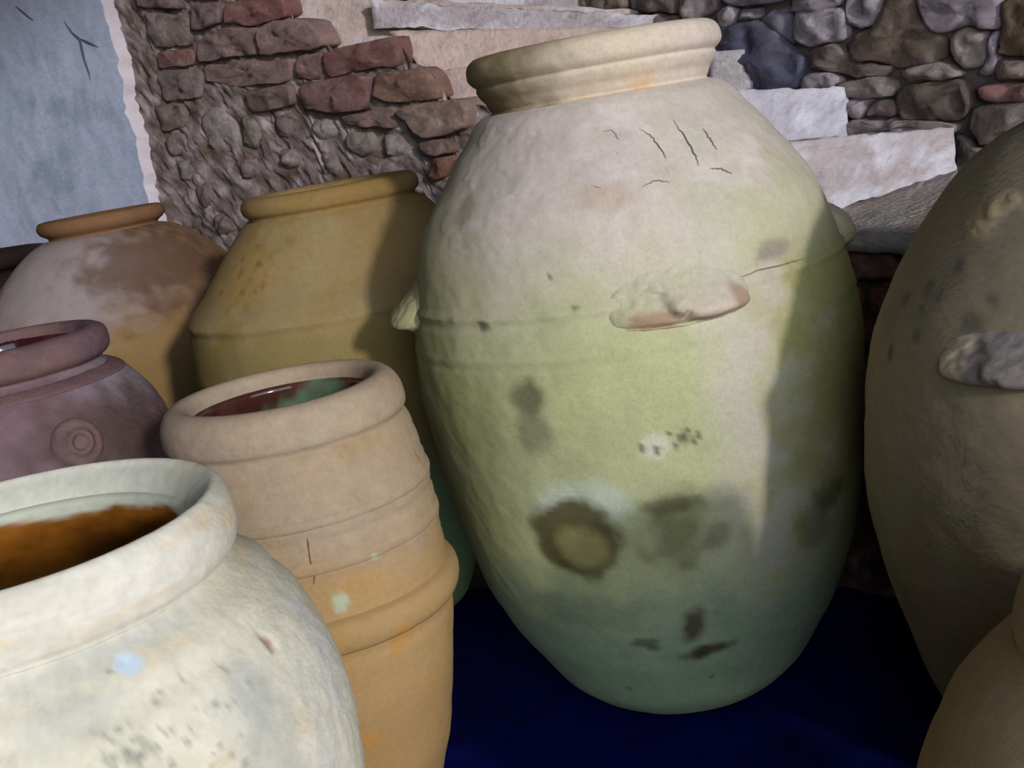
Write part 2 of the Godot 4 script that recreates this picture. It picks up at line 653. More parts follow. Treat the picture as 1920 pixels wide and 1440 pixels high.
	plaster.set_meta("label", "pale blue plaster with a broken white edge")
	for line in [[[120, 40], [136, 62], [150, 74], [158, 110], [168, 140], [171, 158]], [[148, 72], [166, 80], [190, 91]], [[30, 12], [70, 45]]]:
		var pts := PackedVector3Array()
		for i in line.size() - 1:
			for k in 5:
				var q := Vector2(line[i][0], line[i][1]).lerp(Vector2(line[i + 1][0], line[i + 1][1]), k / 5.0)
				pts.append(on_plane(q.x, q.y, s_o + s_n * 0.058, s_n))
		obj("crack", tube(pts, 0.005, c(96, 96, 126)), M.crack, wall)

# ---------------------------------------------------------------- the steps
func build_stairs() -> void:
	var stairs := structure("stairs", "worn winding stone stair rising behind the jars")
	# front faces: top left, top right, bottom right, bottom left as [x, y, distance]; then depth, tones
	var pink := c(192, 166, 162)
	var white := c(206, 204, 216)
	var grey := c(168, 162, 168)
	var list := [
		["step", [[1478, 266, 3.1], [1786, 239, 3.45], [1795, 318, 3.45], [1478, 424, 3.1]], 0.50, c(182, 172, 174), c(206, 202, 212), 0.1],
		["step", [[1300, 172, 3.4], [1592, 164, 3.72], [1590, 262, 3.72], [1300, 290, 3.4]], 0.50, c(186, 184, 196), c(204, 204, 216), 0.1],
		["step", [[800, 130, 0], [1400, 96, 4.02], [1400, 172, 4.02], [862, 208, 0]], 0.50, pink, c(192, 172, 168), 0.4],
		["step", [[1330, 97, 3.97], [1411, 94, 3.95], [1413, 167, 3.95], [1330, 172, 3.97]], 0.4, c(178, 174, 178), c(190, 188, 196), 0.2],
		["step", [[730, 58, 0], [1400, 48, 4.16], [1404, 110, 4.16], [806, 146, 0]], 0.50, c(198, 178, 168), pink, 0.5],
		["step", [[520, -10, 0], [1330, 24, 4.35], [1330, 74, 4.35], [608, 106, 0]], 0.55, c(192, 172, 166), c(190, 182, 186), 0.0],
		["step", [[770, -46, 4.6], [1100, -30, 4.5], [1098, 30, 4.5], [780, 2, 4.6]], 0.55, white, grey, 0.2],
		["step", [[400, -110, 4.9], [1090, -100, 4.7], [1095, -28, 4.7], [520, -6, 4.75]], 0.55, pink, grey, 0.2],
	]
	for i in list.size():
		var s = list[i]
		var f := []
		for q in s[1]:
			f.append(at_d(q[0], q[1], q[2]) if q[2] > 0.0 else on_plane(q[0], q[1], s_o - s_n * 0.04, s_n))
		obj("step", block(f, s[2], 0.009, two_tone(s[3], s[4], s[5], i * 4.1)), M.masonry, stairs)
	# overhanging plastered nosing of the long upper step
	var slab := []
	for q in [[694, 2, 4.30], [1300, 33, 4.24], [1318, 60, 4.24], [1060, 83, 4.26], [850, 78, 4.28], [702, 50, 4.30]]:
		slab.append(at_d(q[0], q[1], q[2]))
	obj("tread_slab", block([slab[0], slab[1], slab[2].lerp(slab[3], 0.3), slab[5]], 0.3, 0.016, two_tone(c(178, 170, 178), white, 0.05, 31.0)), M.masonry, stairs)
	# lowest tread in view, of grey boards of stone, over dark brick
	var t := [at_d(1478, 424, 3.1), at_d(1795, 318, 3.45), at_d(1770, 438, 2.72), at_d(1530, 432, 2.93)]
	var y0: float = t[3].y
	var drop := Vector3.UP * 0.05
	obj("tread_slab", hexa([t[3], t[2], t[2] - drop, t[3] - drop], [t[0], t[1], t[1] - drop * 2.0, t[0] - drop * 2.0], 0.006, two_tone(c(178, 172, 168), c(168, 156, 146), 0.2, 44.0)), M.masonry, stairs)
	var face_n := Vector3(t[2].x - t[3].x, 0, t[2].z - t[3].z).normalized()
	var out := Vector3(-face_n.z, 0, face_n.x)
	if out.z < 0.0:
		out = -out
	var core := [Vector3(t[3].x, y0 - 0.045, t[3].z) - out * 0.05, Vector3(t[2].x, y0 - 0.04, t[2].z) - out * 0.05 + face_n * 0.5, Vector3(t[2].x, -0.02, t[2].z) - out * 0.05 + face_n * 0.5, Vector3(t[3].x, -0.02, t[3].z) - out * 0.05]
	core[0] -= face_n * 0.5
	core[3] -= face_n * 0.5
	obj("rubble_core", block(core, 0.6, 0.02, two_tone(c(96, 72, 62), c(76, 60, 52), 0.0, 61.0)), M.masonry, stairs)
	for r in 5:
		for k in 5:
			var a := -0.5 + k * 0.24 + (0.12 if r % 2 else 0.0)
			var poly := PackedVector2Array([Vector2(a, y0 - 0.06 - r * 0.085), Vector2(a + 0.22, y0 - 0.06 - r * 0.085), Vector2(a + 0.22, y0 - 0.13 - r * 0.085), Vector2(a, y0 - 0.13 - r * 0.085)])
			var o := Vector3(t[3].x, 0, t[3].z) - out * 0.05
			obj("brick", piece(poly, o, face_n, out, 0.03 + 0.008 * sin(k * 2.1 + r), 0.03, 0.012, 0.004, 0.014, stone_colour([c(120, 74, 62), c(104, 68, 58), c(128, 90, 76)][(k + r) % 3], 0.4, k * 3.0 + r * 7.0), k + r * 5.0), M.masonry, stairs)

func two_tone(a: Color, b: Color, bias: float, seed_: float) -> Callable:
	return func(p: Vector3) -> Color:
		var t := smoothstep(-0.15, 0.25, nz(n_mid, p * Vector3(0.5, 1.0, 0.5), seed_) - bias * 0.4)
		var q := a.lerp(b, t)
		var k := 1.0 + 0.22 * nz(n_fine, p, seed_) + 0.12 * nz(n_rough, p, seed_)
		q = q.lerp(c(150, 140, 142), 0.6 * smoothstep(0.15, 0.5, nz(n_rough, p * 0.8, seed_ + 3.0)))
		return Color(q.r * k, q.g * k, q.b * k)

# irregular six-sided block from a front face (TL TR BR BL), run back horizontally
func block(f: Array, depth: float, rough: float, col: Callable) -> ArrayMesh:
	var across: Vector3 = f[1] - f[0]
	var back := Vector3(across.z, 0, -across.x).normalized()
	if back.z > 0.0:
		back = -back
	var b := []
	for p in f:
		b.append(p + back * depth)
	return hexa(f, b, rough, col)

# the same from its front and back faces
func hexa(f: Array, b: Array, rough: float, col: Callable) -> ArrayMesh:
	var faces := [[f[0], f[1], f[2], f[3]], [b[0], b[1], f[1], f[0]], [f[3], f[2], b[2], b[3]], [b[0], f[0], f[3], b[3]], [f[1], b[1], b[2], f[2]], [b[1], b[0], b[3], b[2]]]
	var st := SurfaceTool.new()
	st.begin(Mesh.PRIMITIVE_TRIANGLES)
	for q in faces:
		var w := clampi(int(q[0].distance_to(q[1]) / 0.02), 2, 60)
		var h := clampi(int(q[0].distance_to(q[3]) / 0.02), 2, 30)
		var grid := []
		for j in h + 1:
			for i in w + 1:
				var p: Vector3 = q[0].lerp(q[1], i / float(w)).lerp(q[3].lerp(q[2], i / float(w)), j / float(h))
				p += Vector3(nz(n_rough, p), nz(n_rough, p, 5.0), nz(n_rough, p, 11.0)) * rough
				grid.append(p)
		for j in h:
			for i in w:
				var p := j * (w + 1) + i
				for k in [p, p + 1, p + w + 1, p + 1, p + w + 2, p + w + 1]:
					st.set_color(col.call(grid[k]))
					st.set_smooth_group(0)
					st.add_vertex(grid[k])
	st.index()
	st.generate_normals()
	return st.commit()

# ---------------------------------------------------------------- rubble wall behind the stair
func build_rubble_wall() -> void:
	var a := at_d(1790, 270, 3.55)
	var b := at_d(1110, 10, 4.5)
	var u := Vector3(a.x - b.x, 0, a.z - b.z).normalized()
	var n := Vector3(-u.z, 0, u.x)
	if n.z < 0.0:
		n = -n
	var o := Vector3(b.x, 0, b.z)
	var wall := structure("wall_back", "rubble stone wall above the stair")
	var mortar := func(p: Vector3) -> Color:
		var t := 1.0 + 0.5 * nz(n_fine, p) + 0.4 * nz(n_mid, p)
		var q := c(116, 106, 106)
		return Color(q.r * t, q.g * t, q.b * t)
	obj("mortar", rubble_sheet(o - n * 0.016, u, n, -1.4, 3.2, 0.0, 4.4, 0.028, 0.014, mortar), M.masonry, wall)
	var lilac := c(152, 144, 152)
	var brown := c(108, 92, 84)
	var dark := c(84, 84, 104)
	var list := [
		[lilac, [1494, 21], [1595, 16], [1590, 69], [1567, 78], [1526, 85], [1498, 76]],
		[c(140, 132, 138), [1489, -12], [1578, -14], [1579, 11], [1535, 18], [1492, 22]],
		[c(146, 140, 148), [1597, -20], [1661, -20], [1664, 16], [1645, 41], [1617, 53], [1599, 44], [1594, 20]],
		[c(106, 92, 84), [1668, -14], [1720, -10], [1750, 46], [1776, 76], [1778, 106], [1732, 122], [1686, 120], [1608, 111], [1585, 80], [1608, 62], [1645, 52]],
		[c(136, 126, 136), [1727, -20], [1881, -20], [1887, 46], [1869, 53], [1837, 44], [1812, 46], [1785, 62], [1760, 55], [1739, 30]],
		[c(150, 138, 136), [1786, 70], [1812, 50], [1842, 54], [1860, 73], [1860, 96], [1844, 119], [1817, 125], [1795, 110]],
		[c(142, 134, 144), [1868, 57], [1886, 61], [1874, 110], [1864, 140], [1838, 137], [1848, 122], [1864, 99]],
		[c(96, 80, 68), [1891, 0], [1990, -6], [1990, 103], [1880, 100]],
		[c(128, 114, 108), [1874, 113], [1990, 106], [1990, 142], [1906, 144], [1872, 147]],
		[c(142, 108, 104), [1836, 158], [1990, 147], [1990, 183], [1888, 190], [1838, 190]],
		[c(88, 78, 72), [1690, 174], [1706, 158], [1755, 151], [1801, 148], [1825, 165], [1823, 199], [1801, 224], [1755, 219], [1703, 221], [1692, 204]],
		[c(132, 122, 118), [1700, 127], [1766, 119], [1801, 126], [1811, 142], [1755, 145], [1709, 150]],
		[c(114, 102, 98), [1514, 92], [1572, 83], [1606, 116], [1684, 126], [1668, 140], [1617, 141], [1576, 134], [1526, 127]],
		[c(156, 148, 152), [1506, 150], [1521, 134], [1560, 136], [1577, 149], [1577, 172], [1505, 172]],
		[c(122, 112, 110), [1582, 150], [1640, 146], [1685, 149], [1681, 178], [1645, 182], [1590, 180]],
		[c(146, 138, 142), [1590, 187], [1640, 187], [1622, 202], [1616, 220], [1591, 215]],
		[c(128, 112, 106), [1628, 206], [1654, 188], [1681, 189], [1690, 215], [1628, 218]],
		[c(128, 118, 118), [1592, 226], [1686, 224], [1801, 230], [1790, 250], [1595, 254]],
		[dark, [1330, 58], [1427, 37], [1466, 60], [1492, 94], [1509, 112], [1507, 143], [1500, 166], [1400, 172], [1330, 110]],
		[c(108, 106, 122), [1431, 32], [1487, 10], [1491, 80], [1468, 56]],
		[lilac, [1354, 20], [1377, 10], [1387, 27], [1382, 46], [1357, 50]],
		[c(128, 120, 130), [1391, 12], [1447, 6], [1487, -6], [1486, -40], [1362, -36], [1362, -4]],
		[c(120, 116, 124), [1391, 19], [1427, 12], [1428, 31], [1391, 46]],
		[c(140, 130, 134), [1280, -30], [1345, -30], [1347, 18], [1307, 36], [1281, 32]],
		[c(116, 106, 96), [1105, -30], [1180, -30], [1180, 16], [1104, 22]],
		[c(104, 94, 92), [1186, -30], [1275, -30], [1275, 24], [1190, 18]],
		[c(120, 108, 108), [1192, 24], [1275, 30], [1306, 42], [1300, 70], [1200, 60]],
		[c(116, 104, 100), [1832, 200], [1890, 197], [1990, 190], [1990, 262], [1850, 270], [1824, 240]],
		[c(110, 100, 96), [1800, 250], [1846, 276], [1990, 270], [1990, 350], [1806, 350]],
	]
	for i in list.size():
		var out := PackedVector2Array()
		for k in range(1, list[i].size()):
			var p := on_plane(list[i][k][0], list[i][k][1], o, n) - o
			out.append(Vector2(p.dot(u), p.y))
		var mid := Vector2.ZERO
		for q in out:
			mid += q / out.size()
		for k in out.size():
			out[k] += (out[k] - mid).normalized() * 0.007
		var pr := 0.02 + 0.012 * (0.5 + 0.5 * sin(i * 1.9))
		obj("stone", piece(out, o, u, n, pr, 0.05, 0.016, 0.008, 0.022, stone_colour(list[i][0] * 1.2, 0.42, i * 4.7), i * 3.3), M.masonry, wall)
	more_stones(wall, o, u, n)

# ---------------------------------------------------------------- jars
func pixel_of(p: Vector3) -> Vector2:
	var q := cam_basis.inverse() * (p - EYE)
	return Vector2(960.0 + FOCAL * q.x / -q.z, 720.0 - FOCAL * q.y / -q.z)

# more of the same rubble beyond what the photograph shows
func more_stones(wall: Node3D, o: Vector3, u: Vector3, n: Vector3) -> void:
	var rng := RandomNumberGenerator.new()
	rng.seed = 12
	var y := 0.8
	while y < 3.1:
		var hgt := rng.randf_range(0.09, 0.17)
		var x := -0.9
		while x < 2.9:
			var wid := rng.randf_range(0.10, 0.24)
			var mid := o + u * (x + wid / 2) + Vector3.UP * (y + hgt / 2)
			var q := pixel_of(mid)
			if (q.x > 2040.0 or q.y < -60.0) and (q.y < -60.0 or q.y < 330.0):
				var poly := PackedVector2Array()
				for k in 8:
					var a := PI - TAU * k / 8.0
					var f := Vector2(cos(a), sin(a))
					f /= pow(pow(absf(f.x), 3.0) + pow(absf(f.y), 3.0), 1.0 / 3.0)
					poly.append(Vector2(x + wid / 2, y + hgt / 2) + f * Vector2(wid, hgt) * 0.5 * rng.randf_range(0.82, 1.02))
				var tone: Color = [c(152, 144, 152), c(116, 102, 94), c(140, 130, 128), c(104, 100, 112), c(142, 118, 110)][rng.randi() % 5]
				obj("stone", piece(poly, o, u, n, rng.randf_range(0.018, 0.034), 0.05, 0.016, 0.008, 0.022, stone_colour(tone, 0.42, x * 9.0), x * 5.0 + y), M.masonry, wall)
			x += wid + 0.012
		y += hgt + 0.012

func pr(list: Array) -> PackedVector2Array:
	var out := PackedVector2Array()
	for q in list:
		out.append(Vector2(q[0], q[1]))
	return out

func still(_p: Vector3) -> float:
	return 0.0

func build_big_jar() -> void:
	var axis := Vector3(0.2893, 0, -2.5791)
	var jar := thing("storage_jar", "tallest pale buff clay jar with a dark oval stain and a broken front lug", "jar", axis)
	var prof := smooth_line(pr([[0.0, 0.0], [0.12, 0.0], [0.188, 0.004], [0.222, 0.018], [0.258, 0.045], [0.292, 0.08], [0.316, 0.12], [0.340, 0.16], [0.364, 0.20], [0.384, 0.24], [0.402, 0.28], [0.418, 0.32], [0.430, 0.36], [0.440, 0.40], [0.457, 0.48], [0.468, 0.56], [0.477, 0.64], [0.484, 0.72], [0.489, 0.78], [0.490, 0.83], [0.486, 0.90], [0.476, 0.96], [0.466, 1.00], [0.445, 1.08], [0.431, 1.12], [0.411, 1.16], [0.386, 1.20], [0.356, 1.24], [0.328, 1.28], [0.300, 1.312], [0.274, 1.346], [0.250, 1.362]]), 0.006)
	var h := func(x, y): return hit(x, y, axis, prof)
	var ring: Vector3 = h.call(1078, 1012)
	var ring2: Vector3 = h.call(1092, 1028)
	var patch: Vector3 = h.call(984, 745)
	var patch2: Vector3 = h.call(1000, 800)
	var pale_arc: Vector3 = h.call(1090, 945)
	var dots := []
	for q in [[1255, 812, 7], [1280, 818, 9], [1300, 826, 7], [1268, 836, 6], [1232, 842, 6], [1310, 815, 5], [1205, 838, 5], [1290, 806, 5], [850, 600, 8], [905, 612, 9], [920, 618, 6], [1080, 580, 6], [1030, 520, 4], [1335, 1268, 5], [1180, 1290, 6]]:
		dots.append([h.call(q[0], q[1]), q[2] * 0.0011])
	var disc: Vector3 = h.call(1226, 836)
	var stain_list := [
		[h.call(1268, 1000), 0.062, 0.075, c(100, 94, 54), 0.65],
		[h.call(1262, 945), 0.045, 0.016, c(96, 90, 58), 0.7],
		[h.call(1350, 1000), 0.03, 0.03, c(104, 98, 60), 0.5],
		[h.call(1302, 1172), 0.024, 0.050, c(84, 74, 64), 0.9],
		[h.call(1338, 1216), 0.046, 0.016, c(76, 70, 50), 0.9],
		[h.call(1306, 1228), 0.03, 0.016, c(74, 70, 54), 0.8],
		[h.call(1205, 1204), 0.03, 0.012, c(80, 80, 68), 0.7],
		[h.call(1226, 1214), 0.016, 0.009, c(78, 74, 62), 0.7],
		[h.call(1560, 925), 0.05, 0.03, c(92, 90, 60), 0.7],
		[h.call(1530, 980), 0.05, 0.05, c(104, 100, 62), 0.5],
		[h.call(870, 400), 0.03, 0.03, c(130, 126, 92), 0.6],
		[h.call(1130, 370), 0.05, 0.03, c(186, 160, 140), 0.5],
		[h.call(1450, 470), 0.045, 0.016, c(140, 130, 124), 0.7],
		[h.call(1100, 1150), 0.12, 0.04, c(116, 126, 104), 0.5],
	]
	var col := func(p: Vector3) -> Color:
		var a := nz(n_low, p, 1.0)
		var b := nz(n_mid, p, 2.0)
		var f := nz(n_fine, p, 3.0)
		var q := c(204, 194, 180).lerp(c(192, 188, 158), smoothstep(-0.35, 0.45, a + 0.5 * b))
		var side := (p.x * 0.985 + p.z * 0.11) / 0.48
		# green-yellow mossy bloom over the belly, pinker dusty shoulder
		q = q.lerp(c(174, 180, 124), 0.8 * smoothstep(0.55, 0.0, side + 0.3 * a) * smoothstep(1.10, 0.84, p.y + 0.14 * a + 0.05 * b))
		q = q.lerp(c(202, 188, 188), 0.6 * smoothstep(1.08, 1.26, p.y + 0.1 * b))
		q = q.lerp(c(218, 206, 204), 0.6 * smoothstep(0.1, 0.5, nz(n_mid, p * 0.7, 15.0)) * smoothstep(1.02, 1.15, p.y))
		# left flank: olive tint paints in the shade of its turned-away side
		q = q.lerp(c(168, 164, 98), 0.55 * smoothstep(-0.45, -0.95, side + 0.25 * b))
		# shade painted in: yellow brown on the right flank, grey-green at the foot
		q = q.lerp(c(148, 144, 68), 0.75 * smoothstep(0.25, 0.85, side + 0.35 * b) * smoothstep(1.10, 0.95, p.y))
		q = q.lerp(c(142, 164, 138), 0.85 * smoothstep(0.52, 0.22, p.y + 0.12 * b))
		# grey wash lower middle right
		q = q.lerp(c(196, 190, 178), 0.55 * smoothstep(0.15, 0.4, side) * smoothstep(0.55, 0.3, side) * smoothstep(0.6, 0.75, p.y))
		for s in stain_list:
			var t := blob(p, s[0], s[1], s[2], 0.45, 0.8)
			if t > 0.0:
				q = q.lerp(s[3], t * s[4])
		var arc := blob(p, pale_arc, 0.10, 0.05, 0.5, 0.5)
		q = q.lerp(c(196, 206, 190), arc * 0.7)
		var r1 := blob(p, ring, 0.094, 0.090, 0.17, 0.30)
		var r2 := blob(p, ring2, 0.050, 0.046, 0.40, 0.3)
		q = q.lerp(c(84, 76, 40), r1 * 0.92)
		q = q.lerp(c(166, 158, 104), r1 * r2 * 0.85)
		q = q.lerp(c(96, 96, 72), 0.75 * blob(p, patch, 0.036, 0.034, 0.4, 0.7))
		q = q.lerp(c(110, 110, 86), 0.6 * blob(p, patch2, 0.032, 0.05, 0.5, 0.7))
		q = q.lerp(c(206, 204, 186), 0.7 * blob(p, disc, 0.026, 0.026, 0.25, 0.3))
		for d in dots:
			q = q.lerp(c(96, 92, 76), 0.85 * blob(p, d[0], d[1], d[1], 0.4, 0.8))
		var k := 1.0 + 0.10 * f + 0.10 * b
		return Color(q.r * k, q.g * k, q.b * k)
	var disp := func(p: Vector3) -> float:
		var d := bump(p, 0.006, 0.0025, 0.0008)
		# shallow throwing lines round the lugs
		for g in [[0.988, 0.005], [0.968, -0.004], [0.90, 0.003], [0.892, -0.003], [1.0, -0.002]]:
			d += g[1] * exp(-pow((p.y - g[0] + 0.004 * nz(n_low, p)) / 0.006, 2.0))
		d -= 0.004 * blob(p, patch, 0.03, 0.03, 0.5, 0.5)
		# flaked skin on the shoulder
		d += 0.0012 * smoothstep(0.05, 0.09, nz(n_mid, p * 0.9, 20.0)) * smoothstep(1.06, 1.15, p.y)
		return d
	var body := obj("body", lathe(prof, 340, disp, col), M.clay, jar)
	body.set_meta("label", "pale buff body with green and brown stains and painted shade tints")
	# rim with a rolled lip and a step
	var rim := smooth_line(pr([[0.276, 1.336], [0.258, 1.352], [0.240, 1.362], [0.232, 1.366], [0.236, 1.374], [0.242, 1.388], [0.250, 1.398], [0.256, 1.408], [0.258, 1.416], [0.255, 1.420], [0.262, 1.426], [0.269, 1.434], [0.272, 1.444], [0.271, 1.458], [0.264, 1.472], [0.250, 1.481], [0.232, 1.482], [0.216, 1.474], [0.207, 1.458], [0.206, 1.42], [0.210, 1.36]]), 0.0035)
	var rim_col := func(p: Vector3) -> Color:
		var b := nz(n_mid, p, 2.0)
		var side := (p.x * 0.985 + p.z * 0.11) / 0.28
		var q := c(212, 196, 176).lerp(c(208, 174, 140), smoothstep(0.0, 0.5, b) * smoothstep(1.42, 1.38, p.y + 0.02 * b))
		q = q.lerp(c(128, 114, 76), 0.85 * smoothstep(-0.15, -0.75, side + 0.35 * b))  # left end of the rim darkened in colour to stand for shade
		q = q.lerp(c(222, 206, 200), 0.6 * smoothstep(0.2, 0.8, side))  # right end paled in colour as if lit
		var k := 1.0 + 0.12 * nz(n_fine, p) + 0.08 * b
		return Color(q.r * k, q.g * k, q.b * k)
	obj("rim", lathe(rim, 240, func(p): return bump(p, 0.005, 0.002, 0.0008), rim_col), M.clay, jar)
	obj("inner_wall", lathe(smooth_line(pr([[0.0, 0.03], [0.2, 0.04], [0.40, 0.4], [0.455, 0.8], [0.41, 1.08], [0.30, 1.26], [0.215, 1.35], [0.207, 1.41]]), 0.03), 96, still, func(_p): return c(150, 130, 100), true), M.clay, jar)
	# ledge lugs: left, front (broken), right
	var facing := atan2(-axis.x, -axis.z)
	var lf: Vector3 = h.call(1270, 575)
	var fa := atan2(lf.x, lf.z)
	var fin := [[-0.15, 1.25], [0.08, 1.0], [0.36, 0.62], [0.68, 0.28], [0.92, -0.05], [1.0, -0.3], [0.9, -0.5], [0.6, -0.6], [0.25, -0.7], [0.05, -0.82], [-0.15, -1.0]]
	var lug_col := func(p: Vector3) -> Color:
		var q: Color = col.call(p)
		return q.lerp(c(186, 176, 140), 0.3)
	var left := obj("lug", lug_mesh(prof, fa - PI / 2 - 0.05, lf.y + 0.012, 0.22, 0.066, fin, lug_col), M.clay, jar)
	left.set_meta("label", "rounded clay lug")
	var right := obj("lug", lug_mesh(prof, fa + PI / 2 + 0.02, lf.y + 0.034, 0.26, 0.060, [[-0.15, 1.2], [0.15, 0.98], [0.55, 0.72], [0.88, 0.36], [1.0, -0.05], [0.95, -0.42], [0.72, -0.68], [0.35, -0.82], [-0.15, -1.0]], lug_col), M.clay, jar)
	right.set_meta("label", "rounded clay lug in shade")
	var broken := func(p: Vector3) -> Color:
		var q: Color = col.call(p)
		var rr := Vector2(p.x, p.z).length() - radius_at(prof, p.y)
		q = q.lerp(c(204, 186, 170), 0.5 * smoothstep(0.004, 0.03, rr))
		var under := smoothstep(lf.y - 0.008, lf.y - 0.022, p.y) * smoothstep(0.002, 0.012, rr)
		var a := atan2(p.x, p.z) - fa
		var gone := smoothstep(0.03, -0.05, a + 0.06 * nz(n_mid, p, 3.0)) * smoothstep(-0.24, -0.16, a) * smoothstep(lf.y + 0.006, lf.y - 0.008, p.y)
		var tip := smoothstep(0.19, 0.23, a) * smoothstep(0.004, 0.014, rr)
		return q.lerp(c(162, 122, 102), 0.7 * maxf(gone, maxf(0.6 * under, tip)))
	var front := obj("lug", lug_mesh(prof, fa + 0.02, lf.y, 0.29, 0.046, [[-0.2, 1.9], [0.06, 1.5], [0.3, 1.0], [0.62, 0.5], [0.9, 0.05], [1.0, -0.25], [0.86, -0.48], [0.5, -0.62], [0.22, -0.74], [-0.1, -0.9]], broken, 0.52), M.clay, jar)
	front.set_meta("label", "broken clay lug with a reddish fractured edge")
	for line in [[[1112, 268], [1114, 290], [1126, 302]], [[1128, 247], [1148, 244], [1160, 262], [1166, 270]], [[1198, 240], [1222, 256], [1240, 280], [1252, 300]], [[1262, 226], [1286, 258], [1304, 290], [1312, 314]], [[1318, 240], [1334, 264], [1346, 284]], [[1330, 316], [1352, 316], [1378, 328]], [[1130, 300], [1150, 292], [1170, 280]], [[1090, 340], [1120, 352], [1150, 350]], [[1200, 352], [1230, 338], [1262, 342]]]:
		crack_on_jar(jar, axis, prof, line, 0.0012, c(128, 120, 110))
	crack_on_jar(jar, axis, prof, [[1385, 520], [1430, 505], [1480, 492], [1512, 484]], 0.0014, c(134, 126, 108))

func clay_colour(a: Color, b: Color, d: Color, seed_: float, top := 9.0) -> Callable:
	return func(p: Vector3) -> Color:
		var l := nz(n_low, p, seed_)
		var m := nz(n_mid, p, seed_ + 2.0)
		var q := a.lerp(b, smoothstep(-0.35, 0.45, l + 0.5 * m))
		q = q.lerp(d, 0.8 * smoothstep(0.15, 0.5, nz(n_mid, p * 0.6, seed_ + 5.0)))
		var k := 1.0 + 0.12 * nz(n_fine, p, seed_) + 0.08 * m
		return Color(q.r * k, q.g * k, q.b * k)

func build_yellow_jar() -> void:
	var axis := at_d(620, 369, 3.3)
	axis.y = 0.0
	var jar := thing("storage_jar", "yellow ochre clay jar behind the banded barrel jar, left of the tallest jar", "jar", axis)
	var prof := smooth_line(pr([[0.0, 0.0], [0.10, 0.0], [0.139, 0.006], [0.175, 0.04], [0.203, 0.10], [0.235, 0.18], [0.285, 0.30], [0.345, 0.44], [0.40, 0.57], [0.440, 0.69], [0.458, 0.78], [0.457, 0.84], [0.452, 0.90], [0.438, 0.955], [0.418, 0.985], [0.362, 1.056], [0.312, 1.12], [0.262, 1.175], [0.236, 1.195]]), 0.008)
	var h := func(x, y): return hit(x, y, axis, prof)
	var scale1: Vector3 = h.call(455, 520)
	var base := clay_colour(c(164, 144, 104), c(158, 134, 90), c(152, 126, 76), 41.0)
	var col := func(p: Vector3) -> Color:
		var q: Color = base.call(p)
		q = q.lerp(c(170, 136, 74), 0.6 * blob(p, scale1, 0.11, 0.08, 0.5, 0.7))
		q = q.lerp(c(120, 92, 52), 0.6 * blob(p, scale1, 0.12, 0.09, 0.5, 0.5) * smoothstep(0.15, 0.4, nz(n_fine, p * 0.5, 6.0)))
		q = q.lerp(c(142, 126, 74), 0.6 * smoothstep(0.955, 0.90, p.y + 0.04 * nz(n_mid, p)))  # shading below the ledge put into the colour
		q = q.lerp(c(146, 182, 138), 0.85 * smoothstep(0.62, 0.42, p.y + 0.05 * nz(n_mid, p)))  # green tint painted in for the shaded lower body
		return q
	var disp := func(p: Vector3) -> float:
		var d := bump(p, 0.006, 0.002, 0.0008)
		d += 0.011 * smoothstep(0.936, 0.944, p.y) * smoothstep(1.03, 0.955, p.y)
		d -= 0.003 * exp(-pow((p.y - 0.968) / 0.004, 2.0))
		return d
	obj("body", lathe(prof, 220, disp, col), M.clay, jar)
	var rim := smooth_line(pr([[0.240, 1.186], [0.230, 1.198], [0.234, 1.206], [0.242, 1.212], [0.246, 1.224], [0.245, 1.238], [0.236, 1.252], [0.220, 1.258], [0.205, 1.253], [0.194, 1.24], [0.190, 1.19]]), 0.006)
	obj("rim", lathe(rim, 160, func(p): return bump(p, 0.004, 0.002, 0.0008), clay_colour(c(158, 134, 90), c(150, 122, 74), c(144, 120, 80), 44.0)), M.clay, jar)
	obj("inner_wall", lathe(smooth_line(pr([[0.0, 0.03], [0.14, 0.05], [0.33, 0.46], [0.43, 0.8], [0.36, 1.03], [0.24, 1.16], [0.190, 1.20]]), 0.03), 64, still, func(_p): return c(130, 104, 70), true), M.clay, jar)

